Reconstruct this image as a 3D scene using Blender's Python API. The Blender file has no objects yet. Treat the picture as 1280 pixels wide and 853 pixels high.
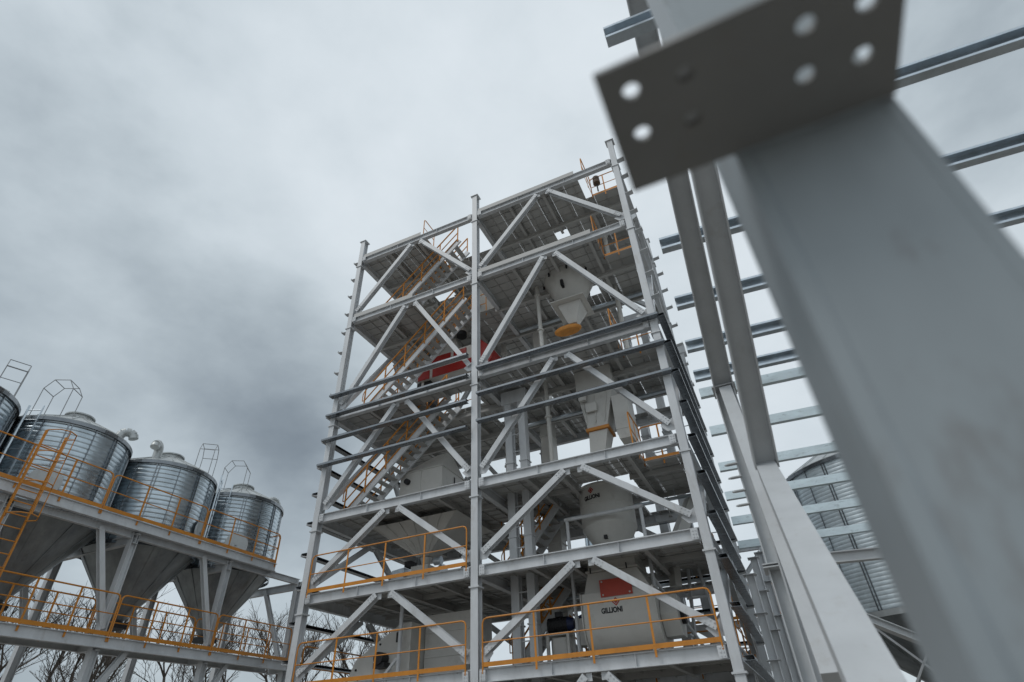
import bpy, math, random
from math import pi, sin, cos, radians
from mathutils import Vector, Matrix
random.seed(7)
S = bpy.context.scene
COL = S.collection
# ------------------------------------------------------------------ camera
cam_d = bpy.data.cameras.new('camera'); cam = bpy.data.objects.new('camera', cam_d); COL.objects.link(cam)
cam_d.sensor_width = 36.0; cam_d.lens = 19.52; cam_d.clip_start = 0.05; cam_d.clip_end = 3000
R_ = Vector((0.90596742, 0.42146313, -0.03989813)); U_ = Vector((0.28056111, -0.52715456, 0.80211816)); F_ = Vector((-0.31703075, 0.73788678, 0.59583102))
CAM = Vector((13.286, -13.9663, 1.6))
M = Matrix.Identity(4)
for i in range(3):
    M[i][0] = R_[i]; M[i][1] = U_[i]; M[i][2] = -F_[i]; M[i][3] = CAM[i]
cam.matrix_world = M
cam_d.dof.use_dof = True; cam_d.dof.focus_distance = 18.0; cam_d.dof.aperture_fstop = 1.8
S.camera = cam
# ------------------------------------------------------------------ sky, sun, exposure
SUN_EL, SUN_AZ = radians(52), radians(215)      # azimuth clockwise from +y
W = bpy.data.worlds.new('World'); S.world = W; W.use_nodes = True
wn = W.node_tree.nodes; wl = W.node_tree.links; wn.clear()
def N(t, **k):
    n = wn.new(t)
    for a, b in k.items(): setattr(n, a, b)
    return n
def mth(op, a, b=None, c=None):
    n = N('ShaderNodeMath', operation=op)
    for i, v in enumerate((a, b, c)):
        if v is None: continue
        if hasattr(v, 'is_output') or hasattr(v, 'links'): wl.new(v, n.inputs[i])
        else: n.inputs[i].default_value = v
    return n.outputs[0]
sky = N('ShaderNodeTexSky', sky_type='NISHITA'); sky.sun_disc = False
sky.sun_elevation = SUN_EL; sky.sun_rotation = SUN_AZ
tc = N('ShaderNodeTexCoord'); mp = N('ShaderNodeMapping'); wl.new(tc.outputs['Generated'], mp.inputs[0])
mp.inputs['Scale'].default_value = (1, 1, 1.7); mp.inputs['Rotation'].default_value = (0, 0, .6)
n1 = N('ShaderNodeTexNoise'); n1.inputs['Scale'].default_value = 1.7; n1.inputs['Detail'].default_value = 6; n1.inputs['Roughness'].default_value = .45; n1.inputs['Distortion'].default_value = .2
wl.new(mp.outputs[0], n1.inputs['Vector'])
n2 = N('ShaderNodeTexNoise'); n2.inputs['Scale'].default_value = 5.5; n2.inputs['Detail'].default_value = 5; n2.inputs['Roughness'].default_value = .55
wl.new(mp.outputs[0], n2.inputs['Vector'])
val = mth('ADD', mth('ADD', mth('MULTIPLY', n1.outputs[0], .42), mth('MULTIPLY', n2.outputs[0], .20)), .292)
def blob(d, k, amp):         # a thicker or thinner part of the cloud cover, at a compass direction
    d = Vector(d).normalized()
    v = N('ShaderNodeVectorMath', operation='DOT_PRODUCT'); wl.new(tc.outputs['Generated'], v.inputs[0]); v.inputs[1].default_value = d
    e = mth('POWER', 2.718, mth('MULTIPLY', mth('SUBTRACT', v.outputs['Value'], 1.0), k))
    return mth('MULTIPLY', e, amp)
def ray(px, py):
    return (F_ + R_ * ((px - 640) / 694.142) - U_ * ((py - 426.5) / 694.142)).normalized()
BLOBS = [((355, 520), 90, -.13), ((260, 480), 120, -.05), ((60, 900), 6, -.15), ((0, 600), 10, -.01), ((400, 610), 90, -.05), ((380, 400), 260, -.05), ((100, 420), 12, -.03), ((0, 0), 4, -.09),
         ((560, 60), 14, .04), ((420, 250), 9, .11), ((700, 120), 25, .05), ((230, 690), 60, .10), ((720, 175), 400, -.06), ((560, 255), 500, -.05),
         ((1240, 60), 14, -.12), ((1200, 250), 25, -.03), ((985, 330), 40, .12), ((855, 270), 90, -.06), ((830, 720), 40, .03), ((60, 800), 20, .0)]
for p, k, a in BLOBS: val = mth('ADD', val, blob(ray(*p), k, a))
cr = N('ShaderNodeValToRGB'); cr.color_ramp.interpolation = 'B_SPLINE'
el = cr.color_ramp.elements
el[0].position = .22; el[0].color = (.115, .142, .172, 1); el[1].position = .72; el[1].color = (.74, .80, .845, 1)
for p, c in ((.36, (.235, .278, .318)), (.46, (.385, .445, .485)), (.56, (.56, .63, .675))):
    e = el.new(p); e.color = (*c, 1)
wl.new(val, cr.inputs[0])
mul = N('ShaderNodeVectorMath', operation='SCALE'); wl.new(cr.outputs[0], mul.inputs[0]); mul.inputs['Scale'].default_value = 10.9
mx = N('ShaderNodeMix', data_type='RGBA'); mx.inputs[0].default_value = .93
wl.new(sky.outputs[0], mx.inputs[6]); wl.new(mul.outputs[0], mx.inputs[7])
bg = N('ShaderNodeBackground'); bg.inputs['Strength'].default_value = .1; wl.new(mx.outputs[2], bg.inputs[0])
wo = N('ShaderNodeOutputWorld'); wl.new(bg.outputs[0], wo.inputs[0])
sd = bpy.data.lights.new('sun', 'SUN'); sd.energy = .85; sd.angle = radians(20); sd.color = (1, .97, .93)
sun = bpy.data.objects.new('sun', sd); COL.objects.link(sun)
sdir = Vector((sin(SUN_AZ) * cos(SUN_EL), cos(SUN_AZ) * cos(SUN_EL), sin(SUN_EL)))
sun.rotation_euler = sdir.to_track_quat('Z', 'Y').to_euler()
vs = S.view_settings; vs.view_transform = 'Standard'; vs.look = 'None'; vs.exposure = 0.0; vs.gamma = 1; vs.use_curve_mapping = False

# ------------------------------------------------------------------ materials
def mat(name, col, rough=.5, metal=0., var=.12, scale=3., bump=0., bscale=40., stain=None, stain_amt=.3, stretch=(1, 1, 1), spec=.5):
    m = bpy.data.materials.new(name); m.use_nodes = True
    nt = m.node_tree; b = nt.nodes['Principled BSDF']
    b.inputs['Metallic'].default_value = metal; b.inputs['Specular IOR Level'].default_value = spec
    t = nt.nodes.new('ShaderNodeTexCoord'); mpn = nt.nodes.new('ShaderNodeMapping'); mpn.inputs['Scale'].default_value = stretch
    nt.links.new(t.outputs['Object'], mpn.inputs[0])
    n = nt.nodes.new('ShaderNodeTexNoise'); n.inputs['Scale'].default_value = scale; n.inputs['Detail'].default_value = 6; n.inputs['Roughness'].default_value = .6
    nt.links.new(mpn.outputs[0], n.inputs['Vector'])
    r = nt.nodes.new('ShaderNodeValToRGB')
    r.color_ramp.elements[0].position = .3; r.color_ramp.elements[1].position = .7
    r.color_ramp.elements[0].color = tuple(c * (1 - var) for c in col) + (1,)
    r.color_ramp.elements[1].color = tuple(min(1, c * (1 + var)) for c in col) + (1,)
    nt.links.new(n.outputs[0], r.inputs[0]); out = r.outputs[0]
    if stain:
        n3 = nt.nodes.new('ShaderNodeTexNoise'); n3.inputs['Scale'].default_value = scale * 1.7; n3.inputs['Detail'].default_value = 9; n3.inputs['Roughness'].default_value = .7
        nt.links.new(mpn.outputs[0], n3.inputs['Vector'])
        r3 = nt.nodes.new('ShaderNodeValToRGB'); r3.color_ramp.elements[0].position = .56; r3.color_ramp.elements[1].position = .78
        r3.color_ramp.elements[0].color = (0, 0, 0, 1); r3.color_ramp.elements[1].color = (stain_amt,) * 3 + (1,)
        nt.links.new(n3.outputs[0], r3.inputs[0])
        mxx = nt.nodes.new('ShaderNodeMix'); mxx.data_type = 'RGBA'
        nt.links.new(r3.outputs[0], mxx.inputs[0]); nt.links.new(out, mxx.inputs[6]); mxx.inputs[7].default_value = (*stain, 1)
        out = mxx.outputs[2]
    nt.links.new(out, b.inputs['Base Color'])
    mr = nt.nodes.new('ShaderNodeMapRange'); mr.inputs[3].default_value = max(0, rough - .09); mr.inputs[4].default_value = min(1, rough + .09)
    nt.links.new(n.outputs[0], mr.inputs[0]); nt.links.new(mr.outputs[0], b.inputs['Roughness'])
    if bump:
        nb = nt.nodes.new('ShaderNodeTexNoise'); nb.inputs['Scale'].default_value = bscale; nb.inputs['Detail'].default_value = 4
        nt.links.new(mpn.outputs[0], nb.inputs['Vector'])
        bp = nt.nodes.new('ShaderNodeBump'); bp.inputs['Strength'].default_value = bump; bp.inputs['Distance'].default_value = .01
        nt.links.new(nb.outputs[0], bp.inputs['Height']); nt.links.new(bp.outputs[0], b.inputs['Normal'])
    return m
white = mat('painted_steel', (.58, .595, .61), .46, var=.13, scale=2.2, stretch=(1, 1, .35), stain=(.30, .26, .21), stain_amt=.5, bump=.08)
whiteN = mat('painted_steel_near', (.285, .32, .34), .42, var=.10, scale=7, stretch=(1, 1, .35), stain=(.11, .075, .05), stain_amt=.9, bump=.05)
brace_m = mat('painted_steel_brace', (.50, .515, .525), .5, var=.07, scale=4, stain=(.30, .27, .23), stain_amt=.4)
deck_m = mat('deck_plate', (.45, .445, .43), .55, var=.08, scale=1.1, stain=(.20, .18, .15), stain_amt=.3)
galv = mat('galvanised_steel', (.56, .62, .67), .38, metal=.85, var=.16, scale=5, bump=.1, bscale=12)
galv_dark = mat('galvanised_girt', (.22, .235, .25), .26, metal=.9, var=.18, scale=4, stretch=(.3, 1, 1))
galv_pale = mat('galvanised_purlin', (.66, .76, .80), .5, metal=.3, var=.10, scale=3, stain=(.16, .19, .2), stain_amt=.8, stretch=(1, 3, 3))
silo_m2 = mat('silo_sheet_pale', (.68, .76, .80), .45, metal=.45, var=.15, scale=2.5, stain=(.25, .28, .3), stain_amt=.5, bump=.12, bscale=8)
silo_m = mat('silo_sheet', (.45, .51, .55), .28, metal=.93, var=.25, scale=1.4, bump=.15, bscale=5)
hoop_m = mat('hoop_grey_paint', (.30, .31, .32), .6)
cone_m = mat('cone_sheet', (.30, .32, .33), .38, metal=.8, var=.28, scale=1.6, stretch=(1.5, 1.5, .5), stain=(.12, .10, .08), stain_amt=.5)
roof_m = mat('silo_roof_sheet', (.46, .48, .48), .45, metal=.5, var=.1, scale=3, stain=(.3, .27, .22), stain_amt=.5)
orange = mat('orange_paint', (.57, .22, .022), .45, var=.14, scale=3, stain=(.3, .12, .03), stain_amt=.4)
mach = mat('machine_cream_paint', (.58, .57, .54), .42, var=.07, scale=1.6, stain=(.26, .24, .2), stain_amt=.4)
red = mat('red_paint', (.34, .015, .011), .4, var=.12, scale=3)
redp = mat('red_panel_paint', (.42, .045, .02), .45, var=.1, scale=3)
black = mat('black_rubber', (.015, .015, .017), .6, var=.2, scale=6)
blue = mat('blue_motor_paint', (.012, .022, .075), .4, var=.1, scale=6)
ink = mat('black_lettering', (.012, .012, .014), .5, var=.1)
wood = mat('yellow_filter_sleeve', (.62, .26, .05), .6, var=.2, scale=4)
bark = mat('tree_bark', (.075, .062, .052), .9, var=.3, scale=6)
dirt = mat('bare_ground', (.205, .19, .17), .95, var=.25, scale=.35, bump=.4, bscale=6)

# ------------------------------------------------------------------ mesh builder
class MB:
    def __init__(s): s.v = []; s.f = []; s.pc = []
    def add(s, vs_, fs):
        o = len(s.v); s.pc.append((o, len(s.f))); s.v += [tuple(p) for p in vs_]; s.f += [tuple(i + o for i in f) for f in fs]; return s
    def box(s, a, b):
        x0, y0, z0 = [min(a[i], b[i]) for i in range(3)]; x1, y1, z1 = [max(a[i], b[i]) for i in range(3)]
        return s.add([(x0, y0, z0), (x1, y0, z0), (x1, y1, z0), (x0, y1, z0), (x0, y0, z1), (x1, y0, z1), (x1, y1, z1), (x0, y1, z1)],
                     [(0, 3, 2, 1), (4, 5, 6, 7), (0, 1, 5, 4), (1, 2, 6, 5), (2, 3, 7, 6), (3, 0, 4, 7)])
    def ext(s, prof, p0, p1, up=(0, 0, 1), prof2=None):   # closed 2D profile (u=side, v=up) swept p0 -> p1
        p0 = Vector(p0); p1 = Vector(p1); d = (p1 - p0).normalized(); up = Vector(up)
        sd_ = d.cross(up)
        if sd_.length < 1e-4: sd_ = d.cross(Vector((0, 1, 0)))
        sd_.normalize(); upv = sd_.cross(d)
        n = len(prof); prof2 = prof2 or prof
        vs_ = [p0 + sd_ * u + upv * v for u, v in prof] + [p1 + sd_ * u + upv * v for u, v in prof2]
        fs = [tuple(reversed(range(n))), tuple(range(n, 2 * n))] + [(i, (i + 1) % n, n + (i + 1) % n, n + i) for i in range(n)]
        return s.add(vs_, fs)
    def bar(s, p0, p1, w, h, up=(0, 0, 1), off=(0, 0)):
        a, b = off; return s.ext([(a - w / 2, b - h / 2), (a + w / 2, b - h / 2), (a + w / 2, b + h / 2), (a - w / 2, b + h / 2)], p0, p1, up)
    def ibeam(s, p0, p1, w, h, up=(0, 0, 1), tf=.016, tw=.011, w2=None, h2=None):
        def pr(w, h):
            a = w / 2; c = h / 2; t = tw / 2
            return [(-a, -c), (a, -c), (a, -c + tf), (t, -c + tf), (t, c - tf), (a, c - tf), (a, c), (-a, c), (-a, c - tf), (-t, c - tf), (-t, -c + tf), (-a, -c + tf)]
        return s.ext(pr(w, h), p0, p1, up, pr(w2 or w, h2 or h))
    def csec(s, p0, p1, w, h, up=(0, 0, 1), t=.006, lip=.025, flip=1):
        a = w / 2 * flip; c = h / 2; k = t * flip
        pr = [(-a, -c), (a, -c), (a, -c + lip), (a - k, -c + lip), (a - k, -c + t), (-a + k, -c + t), (-a + k, c - t), (a - k, c - t), (a - k, c - lip), (a, c - lip), (a, c), (-a, c)]
        if flip < 0: pr = pr[::-1]
        return s.ext(pr, p0, p1, up)
    def tube(s, p0, p1, r, n=8, r2=None):
        r2 = r if r2 is None else r2
        pr = lambda r: [(r * cos(2 * pi * i / n), r * sin(2 * pi * i / n)) for i in range(n)]
        return s.ext(pr(r), p0, p1, (0, 0, 1), pr(r2))
    def path(s, pts, r, n=6):
        for a, b in zip(pts[:-1], pts[1:]): s.tube(a, b, r, n)
        return s
    def lathe(s, c, prof, n=32, a0=0, cap=True):      # prof [(r,z)]
        c = Vector(c); o = []
        for r, z in prof:
            for i in range(n):
                a = a0 + 2 * pi * i / n; o.append((c.x + r * cos(a), c.y + r * sin(a), c.z + z))
        fs = []
        for j in range(len(prof) - 1):
            for i in range(n):
                k = (i + 1) % n; fs.append((j * n + i, j * n + k, (j + 1) * n + k, (j + 1) * n + i))
        if cap: fs += [tuple(reversed(range(n))), tuple(range((len(prof) - 1) * n, len(prof) * n))]
        return s.add(o, fs)
    def loft(s, loops):                                # list of equal-length rings of points
        n = len(loops[0]); o = [p for l in loops for p in l]; fs = [tuple(reversed(range(n))), tuple(range((len(loops) - 1) * n, len(loops) * n))]
        for j in range(len(loops) - 1):
            for i in range(n):
                k = (i + 1) % n; fs.append((j * n + i, j * n + k, (j + 1) * n + k, (j + 1) * n + i))
        return s.add(o, fs)
    def frustum(s, r0, z0, r1, z1):                    # rect (x0,y0,x1,y1) to rect
        f = lambda r, z: [(r[0], r[1], z), (r[2], r[1], z), (r[2], r[3], z), (r[0], r[3], z)]
        return s.loft([f(r0, z0), f(r1, z1)])
    def each(s, name, m, parent=None, smooth=False):    # one object per added piece
        ends = s.pc[1:] + [(len(s.v), len(s.f))]; out = None
        for (v0, f0), (v1, f1) in zip(s.pc, ends):
            q = MB(); q.v = s.v[v0:v1]; q.f = [tuple(i - v0 for i in f) for f in s.f[f0:f1]]; out = q.build(name, m, parent, smooth)
        return out
    def build(s, name, m, parent=None, smooth=False):
        me = bpy.data.meshes.new(name); me.from_pydata(s.v, [], s.f); me.update(); me.materials.append(m)
        if smooth:
            me.polygons.foreach_set('use_smooth', [True] * len(me.polygons)); me.set_sharp_from_angle(angle=radians(35))
        o = bpy.data.objects.new(name, me); COL.objects.link(o)
        if parent is not None:
            o.parent = parent
            p = parent; off = Vector((0, 0, 0))
            while p is not None: off += p.location; p = p.parent
            o.location = -off
        return o
def tag(o, label=None, cat=None, group=None, kind=None):
    if label: o['label'] = label
    if cat: o['category'] = cat
    if group: o['group'] = group
    if kind: o['kind'] = kind
    return o
def empty(name, loc, label, cat, group=None):
    o = bpy.data.objects.new(name, None); COL.objects.link(o); o.location = loc; o.empty_display_size = .3
    return tag(o, label, cat, group)

# ------------------------------------------------------------------ ground
g = MB(); g.add([(-900, -900, 0), (900, -900, 0), (900, 900, 0), (-900, 900, 0)], [(0, 1, 2, 3)])
tag(g.build('ground', dirt), 'bare brown trodden ground under the steel structures', 'ground', kind='structure')

# ------------------------------------------------------------------ tower
Z = [3.29, 5.73, 8.2, 12.03, 16.56, 20.10]; ZT = 21.16; XS = [0, 5.9, 12.0]; D = 6.0
tower = empty('steel_tower', (6, 3, 0), 'six storey open white steel tower with orange railings and grey decks', 'steel tower')
# columns, with cleats (girt brackets) and splice plates
for yi, y in enumerate((0, D)):
    for xi, x in enumerate(XS):
        c = MB(); c.ibeam((x, y, 0), (x, y, ZT), .215, .25, up=(0, 1, 0), tf=.018)
        col = c.build('column', white, tower)
        q = MB(); sy = -1 if y == 0 else 1; sx = -1 if x == 0 else 1
        for z in Z:                                     # splice and end plates
            q.box((x - .15, y - .16, z - .575), (x + .15, y + .16, z - .535))
        q.box((x - .17, y - .17, ZT + .001), (x + .17, y + .17, ZT + .025))
        q.box((x - .2, y - .2, .0), (x + .2, y + .2, .03))
        q.each('splice_plate', white, col)
        for k in range(2, 21):
            if xi == 1: continue
            if xi == 2 and y == 0 and k < 13: continue
            z = k - .13 + (.0)
            if z < 2.5: continue
            e = MB()
            if xi != 1:
                X = x + sx * .109; w = sx * .27     # folded bracket: shelf with a raised lip
                e.ext([(0, 0), (w, .03), (w, .12), (w - sx * .012, .12), (w - sx * .012, .044), (0, .014)], (X, y + .1, z), (X, y - .1, z)) if False else e.loft([[(X + a, y + o, z + c) for a, c in ((0, 0), (w, .03), (w, .11), (w - sx * .014, .11), (w - sx * .014, .046), (0, .016))] for o in (-.1, .1)])
            e.build('girt_cleat', white, col)
# primary beams along x and y
for z in Z:
    for y in (0, D):
        for a, b in ((0, 1), (1, 2)):
            m = MB(); m.ibeam((XS[a] + .12, y, z - .15), (XS[b] - .12, y, z - .15), .17, .285)
            for x in (XS[a] + .15, XS[b] - .16):
                m.box((x, y - .085, z - .28), (x + .012, y + .085, z - .02))
                if y == 0 and z > 3:
                    s_ = 1 if x < XS[b] - .5 else -1
                    m.box((x, y - .14, z - .28), (x + s_ * .16, y - .125, z - .04))
            if y == 0:
                for x, s_ in ((XS[a] + .15, 1), (XS[b] - .15, -1)):
                    for i in range(2):
                        for j in range(3): m.tube((x + s_ * (.05 + .065 * i), -.14, z - .235 + .075 * j), (x + s_ * (.05 + .065 * i), -.158, z - .235 + .075 * j), .014, 6)
            for k in range(1, 4): m.box((XS[a] + k * 2.0 - .005, y - .08, z - .283), (XS[a] + k * 2.0 + .005, y + .08, z - .017))
            m.build('floor_beam', white, tower)
    for x in XS:
        m = MB(); m.ibeam((x, .14, z - .16), (x, D - .14, z - .16), .17, .30); m.build('side_beam', white, tower)
# front, rear and side braces (inverted V)
def bolts(mb, c, dx):
    for i in range(2):
        for j in range(3): mb.tube((c[0] + dx * (.05 * i), -.005 + c[1], c[2] + .055 * j), (c[0] + dx * (.05 * i), c[1] - .02, c[2] + .055 * j), .012, 6)
zl = [0.0] + Z
for k in range(6):
    z0, z1 = zl[k], zl[k + 1]
    for y in (0, D):
        for a, b in ((0, 1), (1, 2)):
            xa, xb = XS[a], XS[b]; xm = (xa + xb) / 2
            for s_, xf, xt in ((1, xa + .22, xm - .25), (-1, xb - .22, xm + .25)):
                m = MB(); p0 = Vector((xf, y, z0 + .32)); p1 = Vector((xt, y, z1 - .36)) if z1 - z0 > 3 else Vector((xt, y, z1 - .33))
                m.ibeam(p0, p1, .165, .19, up=(0, 1, 0), tf=.012)
                d = (p1 - p0).normalized()
                for q, t in ((p0, 1), (p1, -1)):
                    for i in range(3):
                        for j in (-1, 1):
                            cc = q + d * t * (.08 + .09 * i) + Vector((-d.z, 0, d.x)) * .045 * j
                            m.tube((cc.x, y - .096, cc.z), (cc.x, y - .115, cc.z), .016, 6)
                br = m.build('brace', white, tower)
                gp = MB()
                gp.loft([[(xf - s_ * .10, y + o, z0 + .14), (xf + s_ * .10, y + o, z0 + .14), (xf + s_ * .26, y + o, z0 + .32), (xf - s_ * .10, y + o, z0 + .50)] for o in (-.007, .007)])
                gp.box((min(xt, xt + s_ * .14), y - .007, z1 - .46), (max(xt, xt + s_ * .14), y + .007, z1 - .301)); gp.each('gusset_plate', white, br)
    for x in (0, 12.0):
        m = MB(); m.ibeam((x, .25, z0 + .35), (x, 2.8, z1 - .36), .16, .16, up=(1, 0, 0), tf=.012); m.build('brace', white, tower)
        m = MB(); m.ibeam((x, D - .25, z0 + .35), (x, 3.2, z1 - .36), .16, .16, up=(1, 0, 0), tf=.012); m.build('brace', white, tower)
# decks with openings
HOLES = {
    3.29: [(9.2, 4.3, 10.9, 5.7), (5.2, 4.1, 7.3, 5.3)],
    5.73: [(8.55, 1.95, 10.0, 3.6), (5.2, 4.1, 7.4, 5.3), (9.6, 4.4, 11.7, 5.7), (7.9, 4.5, 9.0, 5.6)],
    8.2: [(8.45, 1.95, 10.05, 3.6), (10.7, .15, 11.75, 1.3), (4.9, 3.9, 6.4, 5.5), (9.8, 4.5, 11.6, 5.7)],
    12.03: [(3.3, .9, 5.2, 1.95), (10.75, .15, 11.8, 1.2), (7.2, 2.6, 7.6, 3.2), (9.9, 4.5, 11.4, 5.6), (5.1, 3.0, 6.2, 3.6)],
    16.56: [(3.1, .15, 5.75, 2.1), (10.7, .2, 11.8, 1.35), (9.5, 2.75, 9.95, 3.3), (10.2, 4.4, 11.6, 5.6)],
    20.10: [(3.3, .15, 5.75, 2.1), (10.4, .15, 11.85, 1.35), (8.5, 2.55, 9.1, 3.0), (1.6, 3.5, 2.6, 4.2)]}
for z in Z:
    hs = HOLES[z]
    x0, y0, x1, y1 = .03, -.04, 11.97, D + .04
    cx = sorted(set([x0, x1] + [round(x0 + .9735 * i, 3) for i in range(1, 12)] + [h[i] for h in hs for i in (0, 2)]))
    cy = sorted(set([y0, y1] + [h[i] for h in hs for i in (1, 3)]))
    m = MB(); zt = z + .011
    inh = lambda x, y: any(h[0] < x < h[2] and h[1] < y < h[3] for h in hs)
    for i in range(len(cx) - 1):
        for j in range(len(cy) - 1):
            if not inh((cx[i] + cx[i + 1]) / 2, (cy[j] + cy[j + 1]) / 2):
                m.box((cx[i] + .004, cy[j], z + .003), (cx[i + 1] - .004, cy[j + 1], zt))
    dk = m.build('deck', deck_m, tower)
    # stiffener flats welded under the plate
    st = MB()
    def segs(fix, lo, hi, along):
        cuts = [lo]; out = []
        for h in hs:
            if along == 'y' and h[0] < fix < h[2]: out.append((h[1], h[3]))
            if along == 'x' and h[1] < fix < h[3]: out.append((h[0], h[2]))
        out.sort(); cur = lo; res = []
        for a, b in out:
            if a > cur: res.append((cur, a))
            cur = max(cur, b)
        if cur < hi: res.append((cur, hi))
        return res
    y = .5
    while y < 5.8:
        for a, b in segs(y, x0, x1, 'x'): st.box((a, y, z - .028), (b, y + .006, z + .002))
        y += .42
    x = .6
    while x < 11.8:
        for a, b in segs(x, y0, y1, 'y'): st.box((x, a, z - .045), (x + .008, b, z + .002))
        x += .53
    st.build('stiffener_grid', deck_m, dk)
    for x in (1.45, 2.95, 4.4, 7.4, 8.35 if z < 16 else 8.9, 10.45):
        for a, b in segs(x, .1, D - .1, 'y'):
            if b - a < .2: continue
            j = MB(); j.ibeam((x, a, z - .115), (x, b, z - .115), .12, .2, tf=.01); j.build('joist', deck_m, dk)
    for y in (2.0, 3.98):
        for a, b in segs(y, .15, 11.85, 'x'):
            if b - a < .2: continue
            j = MB(); j.ibeam((a, y, z - .27), (b, y, z - .27), .12, .2, tf=.01) if z > 9 else j.bar((a, y, z - .09), (b, y, z - .09), .06, .14); j.build('joist', deck_m, dk)
# kick plates (dark edge on the top decks' front edge)
for z, a, b in ((20.10, .16, 3.2), (20.10, 6.05, 10.35), (16.56, .16, 3.05), (16.56, 6.05, 10.6)):
    m = MB(); m.box((a, -.095, z - .05), (b, -.088, z + .15)); m.build('kick_plate', deck_m, tower)
# girts
girt_prof = [(-.05, -.10), (.05, -.10), (.05, .10), (-.0, .10), (-.05, .06)]
def girt(p0, p1, outward):      # outward unit vector; profile side axis is d x up
    d = (Vector(p1) - Vector(p0)).normalized(); sd_ = d.cross(Vector((0, 0, 1)))
    s_ = 1 if sd_.dot(Vector(outward)) > 0 else -1
    w, h, t, lip = .22, .095, .005, .028
    k = -s_
    m = MB()
    # web at the outside with a rolled top shoulder, flanges turned inward
    pr = [(-k * w / 2, -h / 2), (-k * w / 2, h / 2 - .03), (-k * (w / 2 - .03), h / 2), (k * w / 2, h / 2), (k * w / 2, h / 2 - t), (-k * (w / 2 - .03), h / 2 - t),
          (-k * (w / 2 - t), h / 2 - .032), (-k * (w / 2 - t), -h / 2 + t), (k * w / 2, -h / 2 + t), (k * w / 2, -h / 2)]
    m.ext(pr, p0, p1)
    return m.build('girt', galv_dark, tower)
for z in (9.88, 10.83, 11.82, 12.66): girt((-.14, -.27, z), (5.72, -.27, z), (0, -1, 0))
for z in (9.99, 10.99, 11.99): girt((6.08, -.27, z), (12.2, -.27, z), (0, -1, 0))
for k in range(3, 13):
    girt((12.27, -.25, k - .03), (12.27, 6.15, k - .03), (1, 0, 0))
for k in range(3, 13):
    girt((-.27, -.1, k - .05), (-.27, 6.1, k - .05), (-1, 0, 0))
for k in range(3, 9): girt((6.1, 6.3, k), (12.2, 6.3, k), (0, 1, 0))
# railings
def rail_mb(pts, post=1.35, h=1.1, toe=True):
    """pts: polyline at deck level"""
    m = MB()
    for a, b in zip(pts[:-1], pts[1:]):
        a = Vector(a); b = Vector(b); L = (b - a).length; n = max(1, round(L / post)); d = (b - a).normalized(); u = Vector((0, 0, 1))
        for i in range(n + 1):
            p = a + d * (L * i / n)
            if i in (0, n): m.tube(p - u * .12, p + u * (h - .12), .021)
            else: m.bar(p - u * .14, p + u * h, .05, .012, up=(0, 1, 0)) if abs(d.x) > .5 else m.bar(p - u * .14, p + u * h, .012, .05, up=(0, 1, 0))
        r = .12
        m.path([a + u * (h - r), a + u * (h - .035) + d * .035, a + u * h + d * r, b + u * h - d * r, b + u * (h - .035) - d * .035, b + u * (h - r)], .021, 8)
        m.tube(a + u * .55, b + u * .55, .015)
        if toe: m.bar(a + u * .07, b + u * .07, .008, .10)
    return m
RAILS = [([(.18, -.13, 3.29), (5.66, -.13, 3.29)]), ([(6.14, -.13, 3.29), (11.8, -.13, 3.29)]), ([(.18, -.13, 5.73), (5.66, -.13, 5.73)])]
for p in RAILS: rail_mb(p).build('railing', orange, tower)
for z in Z[2:]:
    rail_mb([(10.68, .12, z), (10.68, 1.36, z)], post=.65).build('railing', orange, tower)
    rail_mb([(10.68, 1.36, z), (11.8, 1.36, z)], post=.6).build('railing', orange, tower)
rail_mb([(3.25, .05, 20.10), (3.25, .9, 20.10)]).build('railing', orange, tower)
rail_mb([(12.0, 1.6, 3.29), (12.0, 5.8, 3.29)]).build('railing', orange, tower)
rail_mb([(6.2, 5.9, 3.29), (11.8, 5.9, 3.29)]).build('railing', orange, tower)
rail_mb([(0, .3, 3.29), (0, 5.8, 3.29)]).build('railing', orange, tower)
rail_mb([(4.9, 3.8, 8.2), (6.5, 3.8, 8.2)], post=.8).build('railing', orange, tower)
rail_mb([(6.5, 3.8, 8.2), (6.5, 5.5, 8.2)], post=.8).build('railing', orange, tower)
rail_mb([(2.2, 2.3, 12.03), (5.4, 2.3, 12.03)], post=.8).build('railing', orange, tower)
rail_mb([(5.2, 2.25, 16.56), (3.1, 2.25, 16.56)], post=.7).build('railing', orange, tower)
for z in (5.73,):
    rail_mb([(10.3, 4.3, z), (11.8, 4.3, z)], post=.7).build('railing', orange, tower)
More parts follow.
